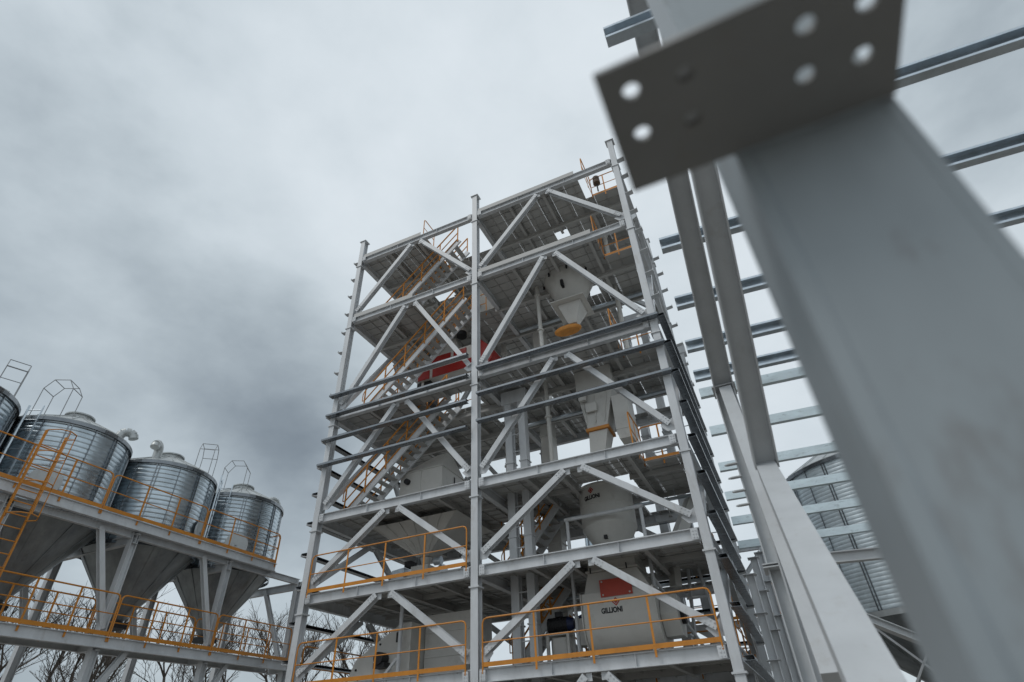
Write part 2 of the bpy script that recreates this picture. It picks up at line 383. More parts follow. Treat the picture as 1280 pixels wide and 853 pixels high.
# stairs
def stair(p0, p1, width, side):
    """p0 foot, p1 head on the near stringer; side = unit vector to far stringer"""
    p0 = Vector(p0); p1 = Vector(p1); side = Vector(side) * width; d = p1 - p0; dn = d.normalized()
    st = MB()
    for o in (Vector((0, 0, 0)), side): st.bar(p0 + o, p1 + o, .06, .25)
    s_ = st.build('staircase', white, tower)
    tr = MB(); n = int(d.z / .21); run = Vector((d.x, d.y, 0)).normalized(); su = side.normalized()
    for i in range(1, n):
        c = p0 + d * (i / n) + Vector((0, 0, .02)); w = .11
        o0 = c + su * .035; o1 = c + side - su * .035
        tr.add([o0 - run * w, o1 - run * w, o1 + run * w, o0 + run * w, o0 - run * w - Vector((0, 0, .03)), o1 - run * w - Vector((0, 0, .03)), o1 + run * w - Vector((0, 0, .03)), o0 + run * w - Vector((0, 0, .03))],
               [(0, 1, 2, 3), (7, 6, 5, 4), (0, 4, 5, 1), (1, 5, 6, 2), (2, 6, 7, 3), (3, 7, 4, 0)])
    tr.build('stair_tread', deck_m, s_)
    h = Vector((0, 0, 1))
    for o in (-su * .05, side + su * .05):
        m = MB(); L = d.length; k = max(2, round(L / 1.25))
        a = p0 + o + dn * .25; b = p1 + o - dn * .1
        m.tube(a + h * 1.05, b + h * 1.05, .03); m.tube(a + h * .55, b + h * .55, .023)
        m.path([a + h * 1.05, a + h * .95 - dn * .14, a + h * .65 - dn * .14, a + h * .55], .017)
        for i in range(k + 1):
            q = a + (b - a) * (i / k); m.tube(q, q + h * 1.05, .028)
        m.tube(a + h * .16, b + h * .16, .022)
        m.build('handrail', orange, s_)
stair((.0, 1.0, 8.24), (4.25, 1.0, 12.03), .8, (0, 1, 0))
stair((.25, 1.0, 12.25), (4.9, 1.0, 16.56), .8, (0, 1, 0))
stair((.7, 1.0, 16.6), (4.55, 1.0, 20.1), .8, (0, 1, 0))
stair((7.6, 4.2, 3.3), (5.3, 4.2, 5.73), .8, (0, 1, 0))
stair((5.2, 3.0, 5.75), (7.4, 3.0, 8.2), .8, (0, 1, 0))
stair((5.2, 3.4, 3.3), (7.4, 3.4, 5.73), .7, (0, 1, 0))
# top guard posts seen over the roof edge
m = MB(); m.tube((2.55, 2.0, 20.1), (2.55, 2.0, 21.5), .02); m.tube((2.55, 2.0, 21.5), (3.3, 2.0, 20.1), .02); m.build('railing', orange, tower)

# ------------------------------------------------------------------ lettering helpers
def text_mesh(body, size):
    c = bpy.data.curves.new('lettering', 'FONT'); c.body = body; c.size = size; c.align_x = 'CENTER'; c.space_character = 1.02
    c.extrude = .002; c.offset = size * .05
    o = bpy.data.objects.new('lettering_source', c); COL.objects.link(o)
    bpy.context.view_layer.update()
    me = bpy.data.meshes.new_from_object(o.evaluated_get(bpy.context.evaluated_depsgraph_get()))
    bpy.data.objects.remove(o); bpy.data.curves.remove(c)
    return me
def narrow(me, k=.80):
    for v in me.vertices: v.co.x *= k
    return me
def wrap(me, cx, cy, r, a, z, name, m, parent):      # vertical cylinder
    for v in me.vertices:
        t = a + v.co.x / r; rr = r + v.co.z; v.co = (cx + rr * cos(t), cy + rr * sin(t), z + v.co.y)
    return put(me, name, m, parent)
def put(me, name, m, parent):
    me.materials.clear(); me.materials.append(m)
    o = bpy.data.objects.new(name, me); COL.objects.link(o); o.parent = parent; o.location = -parent.location
    return o
def diamond(wrapf, size, name, m, parent):
    """emblem: a ring of a diamond with an inner diamond"""
    vs_, fs = [], []
    def ring(r0, r1):
        o = len(vs_); n = 4
        pts0 = [(r0 * cos(pi / 2 * i), r0 * sin(pi / 2 * i)) for i in range(4)]; pts1 = [(r1 * cos(pi / 2 * i), r1 * sin(pi / 2 * i)) for i in range(4)]
        # subdivide edges so that it bends
        S_ = 4
        A = []; B = []
        for i in range(4):
            for k in range(S_):
                t = k / S_; j = (i + 1) % 4
                A.append((pts0[i][0] * (1 - t) + pts0[j][0] * t, pts0[i][1] * (1 - t) + pts0[j][1] * t)); B.append((pts1[i][0] * (1 - t) + pts1[j][0] * t, pts1[i][1] * (1 - t) + pts1[j][1] * t))
        q = len(A)
        for p in A + B: vs_.append((p[0], p[1], .002))
        for i in range(q): fs.append((o + i, o + (i + 1) % q, o + q + (i + 1) % q, o + q + i))
    ring(size, size * .62); ring(size * .45, .001)
    me = bpy.data.meshes.new(name); me.from_pydata(vs_, [], fs)
    wrapf(me); return put(me, name, m, parent)

# ------------------------------------------------------------------ machines on the tower
WORD = 'GILLIONI'
# mixer on the first deck
mx_ = empty('mixer', (9.4, 2.0, 3.3), 'big white rounded drum mixer with red panel and black lettering on the lowest deck', 'mixer')
def drum_ring(x, s=1.0):
    cy, cz, r = 2.0, 4.28, .78 * s; pts = []
    for i in range(17):
        a = pi + pi * i / 16; pts.append((x, cy + r * cos(a), cz + r * 1.0 * sin(a)))
    pts.append((x, cy + r, cz + .62)); pts.append((x, cy - r, cz + .62))
    return pts[::-1]
b = MB(); b.loft([drum_ring(8.38, .97), drum_ring(8.40, 1.0), drum_ring(10.28, 1.0), drum_ring(10.30, .97)]); b.build('drum_body', mach, mx_, smooth=True)
b = MB()
for x in (8.36, 10.29): b.loft([drum_ring(x, 1.07), drum_ring(x + .025, 1.07)])
b.each('end_plate', mach, mx_)
b = MB(); b.ext([(.55 * cos(pi / 3 * i), .55 * sin(pi / 3 * i)) for i in range(6)], (10.33, 2.0, 4.25), (10.75, 2.0, 4.25)); b.build('gear_case', mach, mx_)
b = MB(); b.tube((10.75, 2.0, 4.25), (10.85, 2.0, 4.25), .2, 16); b.build('bearing_cap', black, mx_)
b = MB(); b.frustum((8.45, 1.3, 10.22, 2.7), 4.91, (8.6, 1.35, 9.95, 2.65), 5.42)
b.box((8.55, 1.28, 5.43), (10.0, 2.72, 5.47)); b.box((8.62, 1.36, 5.48), (9.93, 2.64, 5.70)); b.box((8.55, 1.30, 5.705), (10.0, 2.7, 5.74))
b.build('upper_hood', mach, mx_)
for sx in (8.7, 9.2, 9.7):
    b = MB(); b.tube((sx, 1.27, 5.40), (sx, 1.27, 5.55), .018, 8); b.build('hood_latch', black, mx_)
b = MB(); b.box((8.93, 1.185, 4.76), (9.78, 1.215, 5.18)); pn = b.build('red_panel', redp, mx_)
b = MB(); [b.tube((x, 1.184, z), (x, 1.165, z), .022, 8) for x in (9.0, 9.71) for z in (4.81, 5.13)]; b.each('panel_knob', mach, pn)
for x in (8.55, 10.1):
    b = MB(); b.box((x - .08, 1.35, 3.30), (x + .08, 2.65, 3.5)); b.build('foot', mach, mx_)
def drumwrap(cx, z):
    def f(me):
        for v in me.vertices:
            zz = z + v.co.y; off = 0
            if zz < 4.28: off = .78 - math.sqrt(max(0, .78 ** 2 - (4.28 - zz) ** 2))
            v.co = (cx + v.co.x, 2.0 - .78 + off - .004 - v.co.z, zz)
    return f
t_ = narrow(text_mesh(WORD, .17)); drumwrap(9.17, 4.385)(t_); put(t_, 'lettering', ink, mx_)
diamond(drumwrap(9.30, 4.63), .105, 'emblem', redp, mx_)
# round hopper above the mixer
hp = empty('round_hopper', (9.28, 2.75, 5.78), 'round cream hopper with black lettering hanging above the white mixer', 'hopper')
hx, hy, hr = 9.02, 2.80, .83
b = MB(); b.lathe((hx, hy, 0), [(hr + .03, 8.18), (hr, 8.16), (hr, 7.62), (hr + .012, 7.61), (hr + .012, 7.57), (hr, 7.56), (hr, 6.95)][::-1], 40); b.build('barrel', mach, hp, smooth=True)
b = MB(); b.lathe((hx, hy, 0), [(.22, 5.98), (hr, 6.948)], 40); b.build('cone', mach, hp, smooth=True)
b = MB(); b.lathe((hx, hy, 0), [(.25, 5.78), (.25, 5.975)], 20); b.build('outlet', mach, hp, smooth=True)
b = MB(); b.box((hx - .32, hy - .3, 5.83), (hx + .32, hy + .3, 5.87)); b.box((hx + .2, hy - .42, 5.80), (hx + .34, hy - .2, 5.95)); b.build('slide_gate', black, hp)
b = MB(); b.lathe((hx, hy, 0), [(hr + .07, 8.1), (hr + .07, 8.16)], 40); b.build('rim', mach, hp)
b = MB(); b.box((hx - .05, hy - .66, 6.52), (hx + .05, hy - .56, 6.62)); b.build('vibrator', black, hp)
ang = radians(-106)
wrap(narrow(text_mesh(WORD, .17)), hx, hy, hr + .004, ang, 7.70, 'lettering', ink, hp)
def hw(me):
    for v in me.vertices:
        t = ang + v.co.x / hr; rr = hr + .004 + v.co.z; v.co = (hx + rr * cos(t), hy + rr * sin(t), 7.97 + v.co.y)
diamond(hw, .10, 'emblem', redp, hp)
# pipe gantry round the hopper
gy = 1.75
pg = empty('pipe_stand', (9.2, gy, 3.3), 'white tubular stand in front of the round hopper, one long level pipe on two posts', 'pipe stand')
b = MB(); b.tube((7.95, gy, 7.12), (10.32, gy, 7.12), .055, 12); b.build('crossbar', white, pg)
for x in (8.02, 10.25):
    b = MB(); b.tube((x, gy, 3.3), (x, gy, 7.06), .05, 12); b.build('post', white, pg)
b = MB(); b.tube((10.25, gy, 5.2), (11.1, 3.6, 3.35), .045, 10); b.build('stay', white, pg)
# inclined bagging chute right of the mixer
ch = empty('inclined_conveyor', (10.9, 3.6, 3.3), 'grey tube conveyor leaning beside the mixer, behind the right hand brace', 'conveyor')
b = MB(); b.bar((10.6, 3.4, 6.1), (11.4, 4.4, 7.9), .28, .34); b.build('casing', mach, ch)
b = MB(); b.bar((10.55, 3.3, 5.2), (10.62, 3.4, 6.1), .24, .24); b.build('discharge_spout', mach, ch)
b = MB(); b.bar((10.7, 3.4, 3.3), (11.0, 3.9, 6.6), .07, .07); b.bar((11.5, 3.4, 3.3), (11.1, 3.9, 6.6), .07, .07); b.bar((10.75, 3.5, 4.9), (11.3, 3.5, 4.9), .05, .05); b.build('frame', white, ch)
# motor and cabinet
mo = empty('electric_motor', (7.35, 2.2, 3.3), 'black and blue electric motor on a pale stand beside the mixer', 'motor')
b = MB(); b.lathe((0, 0, 0), [(.2, 0)], 3, cap=False); b = MB()
for i in range(9): b.tube((7.05 + .065 * i, 2.2, 4.42), (7.05 + .065 * i + .045, 2.2, 4.42), .20, 16)
b.tube((7.04, 2.2, 4.42), (7.62, 2.2, 4.42), .18, 16); b.build('motor_body', black, mo)
b = MB(); b.tube((7.625, 2.2, 4.42), (7.80, 2.2, 4.42), .19, 16, .13); b.build('fan_cover', blue, mo)
b = MB(); b.box((7.28, 2.08, 4.61), (7.46, 2.28, 4.74)); b.build('terminal_box', black, mo)
b = MB(); b.box((7.0, 1.95, 4.14), (7.7, 2.45, 4.2)); [b.bar((x, y, 3.3), (x, y, 4.14), .08, .08) for x in (7.05, 7.65) for y in (2.0, 2.4)]; b.box((7.15, 2.1, 3.3), (7.55, 2.35, 4.1)); b.build('stand', mach, mo)
cb = empty('control_cabinet', (7.98, 2.3, 3.3), 'small pale cabinet between the black motor and the mixer', 'cabinet')
b = MB(); b.box((7.85, 2.1, 3.85), (8.28, 2.6, 4.5)); b.build('housing', mach, cb)
b = MB(); b.tube((7.95, 2.2, 4.52), (8.2, 2.2, 4.6), .07, 10); b.build('cable_gland', blue, cb)
b = MB(); [b.bar((x, 2.3, 3.3), (x, 2.3, 3.85), .05, .05) for x in (7.9, 8.22)]; b.each('leg', mach, cb)
# pyramid scale hopper under the fourth deck
sh = empty('weigh_hopper', (9.5, 2.2, 9.4), 'large pale boxy weigh hopper narrowing to an orange outlet under the middle deck', 'hopper')
b = MB(); b.box((8.85, 1.6, 11.2), (10.1, 3.0, 12.0)); b.build('upper_box', mach, sh)
b = MB(); b.frustum((9.1, 1.5, 9.75, 2.2), 9.75, (8.87, 1.62, 10.08, 2.98), 11.17); b.build('pyramid', mach, sh)
b = MB()
for x in (8.95, 9.35, 9.75): b.bar((9.4 + (x - 9.35) * .7, 1.49, 9.9), (9.45 + (x - 9.35) * 1.1, 1.60, 11.1), .02, .05, up=(0, 1, 0))
b.box((8.82, 1.57, 11.175), (10.13, 3.03, 11.195)); b.box((9.15, 1.42, 10.3), (9.5, 1.5, 10.6)); b.box((8.95, 1.40, 10.75), (9.2, 1.52, 11.05)); b.build('stiffener', mach, sh)
b = MB(); b.box((9.05, 1.45, 9.64), (9.8, 2.25, 9.74)); b.build('orange_flange', orange, sh)
b = MB(); b.box((10.0, 1.5, 9.5), (10.5, 2.3, 10.7)); b.frustum((10.05, 1.55, 10.45, 2.25), 9.2, (10.0, 1.5, 10.5, 2.3), 9.49); b.build('dust_box', mach, sh)
# spout above it
b = MB(); b.frustum((9.0, 1.6, 9.35, 1.95), 8.25, (9.12, 1.52, 9.73, 2.18), 9.63); b.build('lower_spout', mach, sh)
# round hopper under the fifth deck
th = empty('cone_hopper', (9.0, 2.0, 14.1), 'cream cone hopper with a yellow filter sleeve hanging under the fifth deck', 'hopper')
cx_, cy_ = 9.0, 2.05
b = MB(); b.lathe((cx_, cy_, 0), [(.34, 15.21), (.40, 15.26), (1.0, 16.50), (1.0, 16.55)], 40); b.build('cone', mach, th, smooth=True)
b = MB(); b.box((cx_ - .12, cy_ - .86, 15.75), (cx_ - .02, cy_ - .64, 16.02)); b.build('inspection_hatch', black, th)
b = MB(); b.box((8.35, 1.35, 15.16), (9.65, 2.75, 15.20)); b.build('support_plate', mach, th)
b = MB(); b.frustum((8.82, 1.85, 9.12, 2.15), 14.35, (8.55, 1.6, 9.45, 2.5), 15.15); b.build('outlet_box', mach, th)
b = MB(); b.lathe((8.75, 1.9, 0), [(.02, 14.02), (.46, 14.03), (.52, 14.08), (.52, 14.15), (.46, 14.2), (.02, 14.22)], 32); b.v = [(p[0], 1.9 + (p[1] - 1.9) * .5, p[2]) for p in b.v]; b.build('filter_sleeve', wood, th, smooth=True)
b = MB()
for i in range(8):
    a = 2 * pi * (i + .3) / 8; b.tube((cx_ + 1.02 * cos(a), cy_ + 1.02 * sin(a), 16.36), (cx_ + 1.02 * cos(a), cy_ + 1.02 * sin(a), 16.50), .04, 8)
b.each('bolt', black, th)
# red screening machine
rm = empty('screening_machine', (3.4, 3.0, 12.05), 'red and cream screening machine behind the stairs under the fifth deck', 'screening machine')
rx0, rx1, ry0, ry1 = 1.75, 4.75, 2.55, 3.9
b = MB(); b.box((rx0, ry0, 14.35), (rx1, ry1, 15.35)); b.build('casing', mach, rm)
for a, c in ((rx0 + .05, 2.35), (2.5, 4.65)):
    b = MB(); b.box((a, ry0 - .035, 14.32), (c, ry0 - .002, 14.72)); b.build('red_guard', red, rm)
for a, c in ((2.4, 3.35), (3.5, 4.1)):
    b = MB(); b.box((a, ry0 - .035, 15.0), (c, ry0 - .002, 15.32)); b.build('red_guard', red, rm)
b = MB(); b.loft([[(rx1 + .01, y, z) for y, z in ((ry0 - .1, 14.0), (ry1, 14.0), (ry1, 15.5), (ry0 - .1, 15.5))], [(rx1 + .55, y, z) for y, z in ((ry0 - .1, 14.35), (ry1, 14.35), (ry1, 14.9), (ry0 - .1, 14.9))]]); b.build('red_end_hood', red, rm)
b = MB(); b.box((rx0 - .1, 2.7, 13.4), (rx0 + .55, 3.4, 14.34)); b.build('drive_unit', black, rm)
for x in (rx0 + .2, rx1 - .2):
    for y in (ry0 + .15, ry1 - .15):
        b = MB(); b.bar((x, y, 12.04), (x, y, 14.35), .1, .1); b.build('leg', mach, rm)
b = MB(); b.box((1.45, 1.95, 12.15), (1.75, 2.25, 13.35)); b.build('red_pipe', red, rm)
b = MB(); b.box((2.1, 2.6, 15.36), (4.3, 3.8, 15.45)); b.frustum((2.6, 2.8, 3.6, 3.6), 15.451, (2.9, 3.0, 3.3, 3.4), 16.4); b.build('inlet_hood', mach, rm)
fd = empty('duct_elbow', (3.6, 2.6, 15.5), 'black open end of a round duct above the red machine', 'duct')
b = MB(); b.lathe((3.75, 2.75, 0), [(.22, 16.15), (.22, 16.5)], 24); b.build('sleeve', black, fd)
b = MB(); b.lathe((3.75, 2.75, 0), [(.25, 16.35), (.25, 16.55)], 24); b.build('collar', mach, fd)
# large grey drum below top deck
td = empty('cyclone', (5.2, 3.6, 16.6), 'grey round cyclone vessel behind the upper stairs and the middle column', 'cyclone')
b = MB(); b.lathe((5.1, 3.4, 0), [(.2, 16.7), (.85, 17.9), (.85, 19.3), (.3, 19.7)], 36); b.build('vessel', mach, td, smooth=True)
b = MB(); [b.bar((5.1 + .75 * cos(a), 3.4 + .75 * sin(a), 16.57), (5.1 + .8 * cos(a), 3.4 + .8 * sin(a), 18.2), .07, .07) for a in (.8, 2.4, 3.9, 5.5)]; b.each('leg', mach, td)
# top bracket and lamp
lp = empty('beacon', (10.98, 1.2, 20.1), 'small dark round drum fixed on the topmost corner railing', 'beacon')
b = MB(); b.lathe((10.98, 1.2, 20.55), [(.1, 0), (.15, .03), (.15, .2), (.1, .24), (.14, .27), (.14, .4), (.06, .45)], 18); b.build('housing', mat('rusty_brown_housing', (.09, .06, .04), .7), lp, smooth=True)
b = MB(); b.tube((10.98, 1.2, 20.1), (10.98, 1.2, 20.55), .03); b.build('stem', black, lp)
# cream box with pyramid top on the third deck
bx = empty('aspirator', (2.65, 2.2, 8.2), 'tall cream sheet metal box with pyramid top beside the lower stairs', 'aspirator')
b = MB(); b.box((1.75, 1.95, 8.22), (3.5, 3.7, 9.95)); b.build('housing', mach, bx)
b = MB(); b.frustum((1.77, 1.97, 3.48, 3.68), 9.98, (2.9, 2.6, 3.3, 3.0), 10.75); b.build('pyramid_top', mach, bx)
b = MB(); b.box((1.72, 1.92, 9.952), (3.53, 3.73, 9.978)); b.box((2.6, 1.925, 8.24), (2.64, 1.948, 9.95)); b.box((1.76, 1.925, 8.9), (3.49, 1.945, 8.93)); b.build('seam_flange', mach, bx)
b = MB(); b.tube((2.1, 1.95, 9.6), (2.1, 1.8, 9.6), .1, 14); b.build('inlet', black, bx)
b = MB(); b.box((3.52, 2.3, 8.4), (3.7, 2.55, 8.62)); b.box((3.505, 2.8, 8.4), (3.53, 2.84, 9.8)); b.build('switch_box', black, bx)
# its cone below third deck and rotary machine
cn = empty('pyramid_hopper', (2.7, 2.5, 6.3), 'wide grey pyramid hopper ribbed like a fan, under the third deck', 'hopper')
b = MB(); b.frustum((2.5, 2.25, 2.9, 2.65), 7.0, (1.2, 1.3, 4.5, 3.8), 7.95); b.build('funnel', mach, cn)
b = MB()
for i in range(7):
    t = i / 6; b.bar((2.5 + .4 * t, 2.24, 7.0), (1.2 + 3.3 * t, 1.28, 7.94), .015, .03)
b.build('rib', mach, cn)
b = MB(); b.lathe((2.7, 2.45, 0), [(.13, 6.7), (.2, 6.98)], 16); b.build('outlet', mach, cn)
rv = empty('rotary_valve', (2.6, 2.4, 5.75), 'grey rotary valve machine with round bearings on the second deck', 'rotary valve')
b = MB(); b.box((2.35, 2.1, 6.35), (3.0, 2.8, 6.68)); b.tube((2.1, 2.45, 6.4), (3.3, 2.45, 6.4), .22, 18); b.build('valve_body', mach, rv)
b = MB(); b.tube((3.3, 2.45, 6.4), (3.42, 2.45, 6.4), .28, 18); b.tube((3.2, 2.2, 6.75), (3.45, 2.2, 6.75), .13, 14); b.each('bearing', galv, rv)
b = MB(); b.loft([[(1.6, 2.1, 6.25), (2.08, 2.1, 6.05), (2.08, 2.7, 6.05), (1.6, 2.7, 6.25)], [(1.6, 2.1, 6.65), (2.08, 2.1, 6.7), (2.08, 2.7, 6.7), (1.6, 2.7, 6.65)]]); b.build('gearbox', galv, rv)
b = MB(); b.box((2.05, 2.15, 6.72), (2.3, 2.5, 6.9)); b.build('motor', black, rv)
b = MB(); [b.bar((x, 2.45, 5.74), (x, 2.45, 6.2), .08, .3) for x in (2.2, 3.2)]; b.each('leg', mach, rv)
# inclined casing lower left
il = empty('bucket_elevator_boot', (2.3, 1.6, 3.3), 'cream slanting machine casing with black motor on the lowest left deck', 'elevator boot')
pf = [(.95, 3.32), (3.05, 3.32), (3.05, 4.85), (2.7, 4.85), (1.15, 4.0), (.95, 3.6)]
b = MB(); b.loft([[(x, 1.3, z) for x, z in pf], [(x, 2.1, z) for x, z in pf]]); b.build('casing', mach, il)
b = MB(); [b.tube((x, 1.295, z), (x, 1.27, z), .03, 8) for x, z in ((1.2, 3.75), (2.0, 4.35), (2.6, 4.6), (1.3, 3.5))]; b.box((2.55, 1.28, 4.35), (2.7, 1.299, 4.6)); b.each('cover_bolt', black, il)
b = MB(); b.tube((2.2, 1.27, 3.95), (2.2, .95, 3.95), .16, 14); b.box((2.02, 1.0, 3.7), (2.4, 1.29, 3.84)); b.build('motor', black, il)
vd = empty('separator', (3.6, 2.2, 3.3), 'dark cream box separator with a hopper shaped side, left of the middle column', 'separator')
b = MB(); b.loft([[(3.1, y, 3.35), (4.4, y, 3.35), (4.65, y, 4.2), (4.65, y, 5.1), (3.1, y, 5.1)] for y in (2.0, 3.4)]); b.build('housing', mach, vd)
b = MB(); b.box((3.12, 1.97, 3.95), (4.6, 1.995, 4.0)); b.box((3.12, 1.97, 4.6), (4.6, 1.995, 4.65)); b.each('seam_flange', mach, vd)
vp = empty('vertical_pipe', (4.75, 2.0, 3.3), 'dark vertical pipe with a collar beside the box separator', 'pipe')
b = MB(); b.tube((4.85, 2.2, 3.3), (4.85, 2.2, 5.7), .1, 14); b.build('pipe', mach, vp)
b = MB(); b.tube((4.85, 2.2, 4.3), (4.85, 2.2, 4.42), .15, 14); b.build('collar', mach, vp)
sp = empty('pipe_prop', (2.75, 1.0, 3.3), 'slim pale post with slanting foot in front of the slanting casing', 'post')
b = MB(); b.tube((2.85, 1.05, 3.3), (2.85, 1.05, 5.6), .06, 12); b.build('post', white, sp)
b = MB(); b.bar((2.2, 1.05, 3.32), (2.8, 1.05, 3.9), .07, .07); b.build('foot_brace', white, sp)

# bucket elevator legs
def legs(x, y, w, gap, z0, z1, label, m=white, pitch=.62):
    e = empty('bucket_elevator', (x + gap / 2, y, z0), label, 'bucket elevator', 'twin leg bucket elevators')
    for k in (0, 1):
        b = MB(); X = x + k * gap; b.box((X, y, z0), (X + w, y + w * 1.2, z1)); lg = b.build('trunk', m, e)
        b = MB(); z = z0 + 2.0
        while z < z1: b.box((X - .03, y - .03, z), (X + w + .03, y + w * 1.2 + .03, z + .04)); z += 2.4
        b.each('joint_flange', m, lg)
    b = MB(); z = z0 + .3
    while z < z1 - .1: b.bar((x + w, y + .06, z), (x + gap, y + .06, z), .03, .03); z += pitch
    b.bar((x + w + .05, y + .1, z0), (x + w + .05, y + .1, z1), .02, .03); b.build('rungs', m, e)
    b = MB(); b.box((x - .1, y - .05, z1), (x + gap + w + .1, y + w * 1.2 + .05, z1 + .5)); b.build('head_casing', m, e)
legs(6.22, 1.5, .24, .5, 0, 11.4, 'white twin leg elevator with a runged gap just right of the middle column')
legs(9.85, 6.75, .30, .85, 0, 17.2, 'pale twin leg elevator standing behind the tower right of the round hopper')
legs(11.15, 7.6, .28, .8, 0, 15.5, 'twin leg elevator furthest right behind the tower, next to the corner column')
# square ducts
dc = empty('square_duct', (6.7, 4.0, 3.3), 'square brown grey duct rising through the middle decks behind the runged elevator', 'duct')
b = MB(); b.box((6.55, 4.0, 3.4), (7.0, 4.5, 17.0)); b.build('duct', mach, dc)
b = MB(); [b.box((6.52, 3.97, z), (7.03, 4.53, z + .04)) for z in (4.8, 7.2, 9.6, 11.2, 13.4, 15.2)]; b.each('joint_flange', mach, dc)
# rear lattice gallery, levels of the neighbour frame
ra = empty('rear_gallery', (9, 9.5, 0), 'pale steel gallery frame standing behind the tower on the right', 'gallery')
for x in (7.0, 10.6, 13.0):
    b = MB(); b.ibeam((x, 9.5, 0), (x, 9.5, 7.6), .22, .22, up=(0, 1, 0)); b.build('column', white, ra)
for z in (3.6, 5.0, 6.2, 7.5):
    b = MB(); b.ibeam((6.9, 9.5, z), (13.1, 9.5, z), .16, .22); b.build('beam', white, ra)
rail_mb([(7.0, 9.3, 5.1), (13.0, 9.3, 5.1)]).build('railing', orange, ra)
b = MB(); b.ibeam((7.1, 9.5, .3), (10.5, 9.5, 3.4), .14, .14); b.ibeam((10.7, 9.5, 5.1), (12.9, 9.5, 7.3), .14, .14); b.build('brace', white, ra)

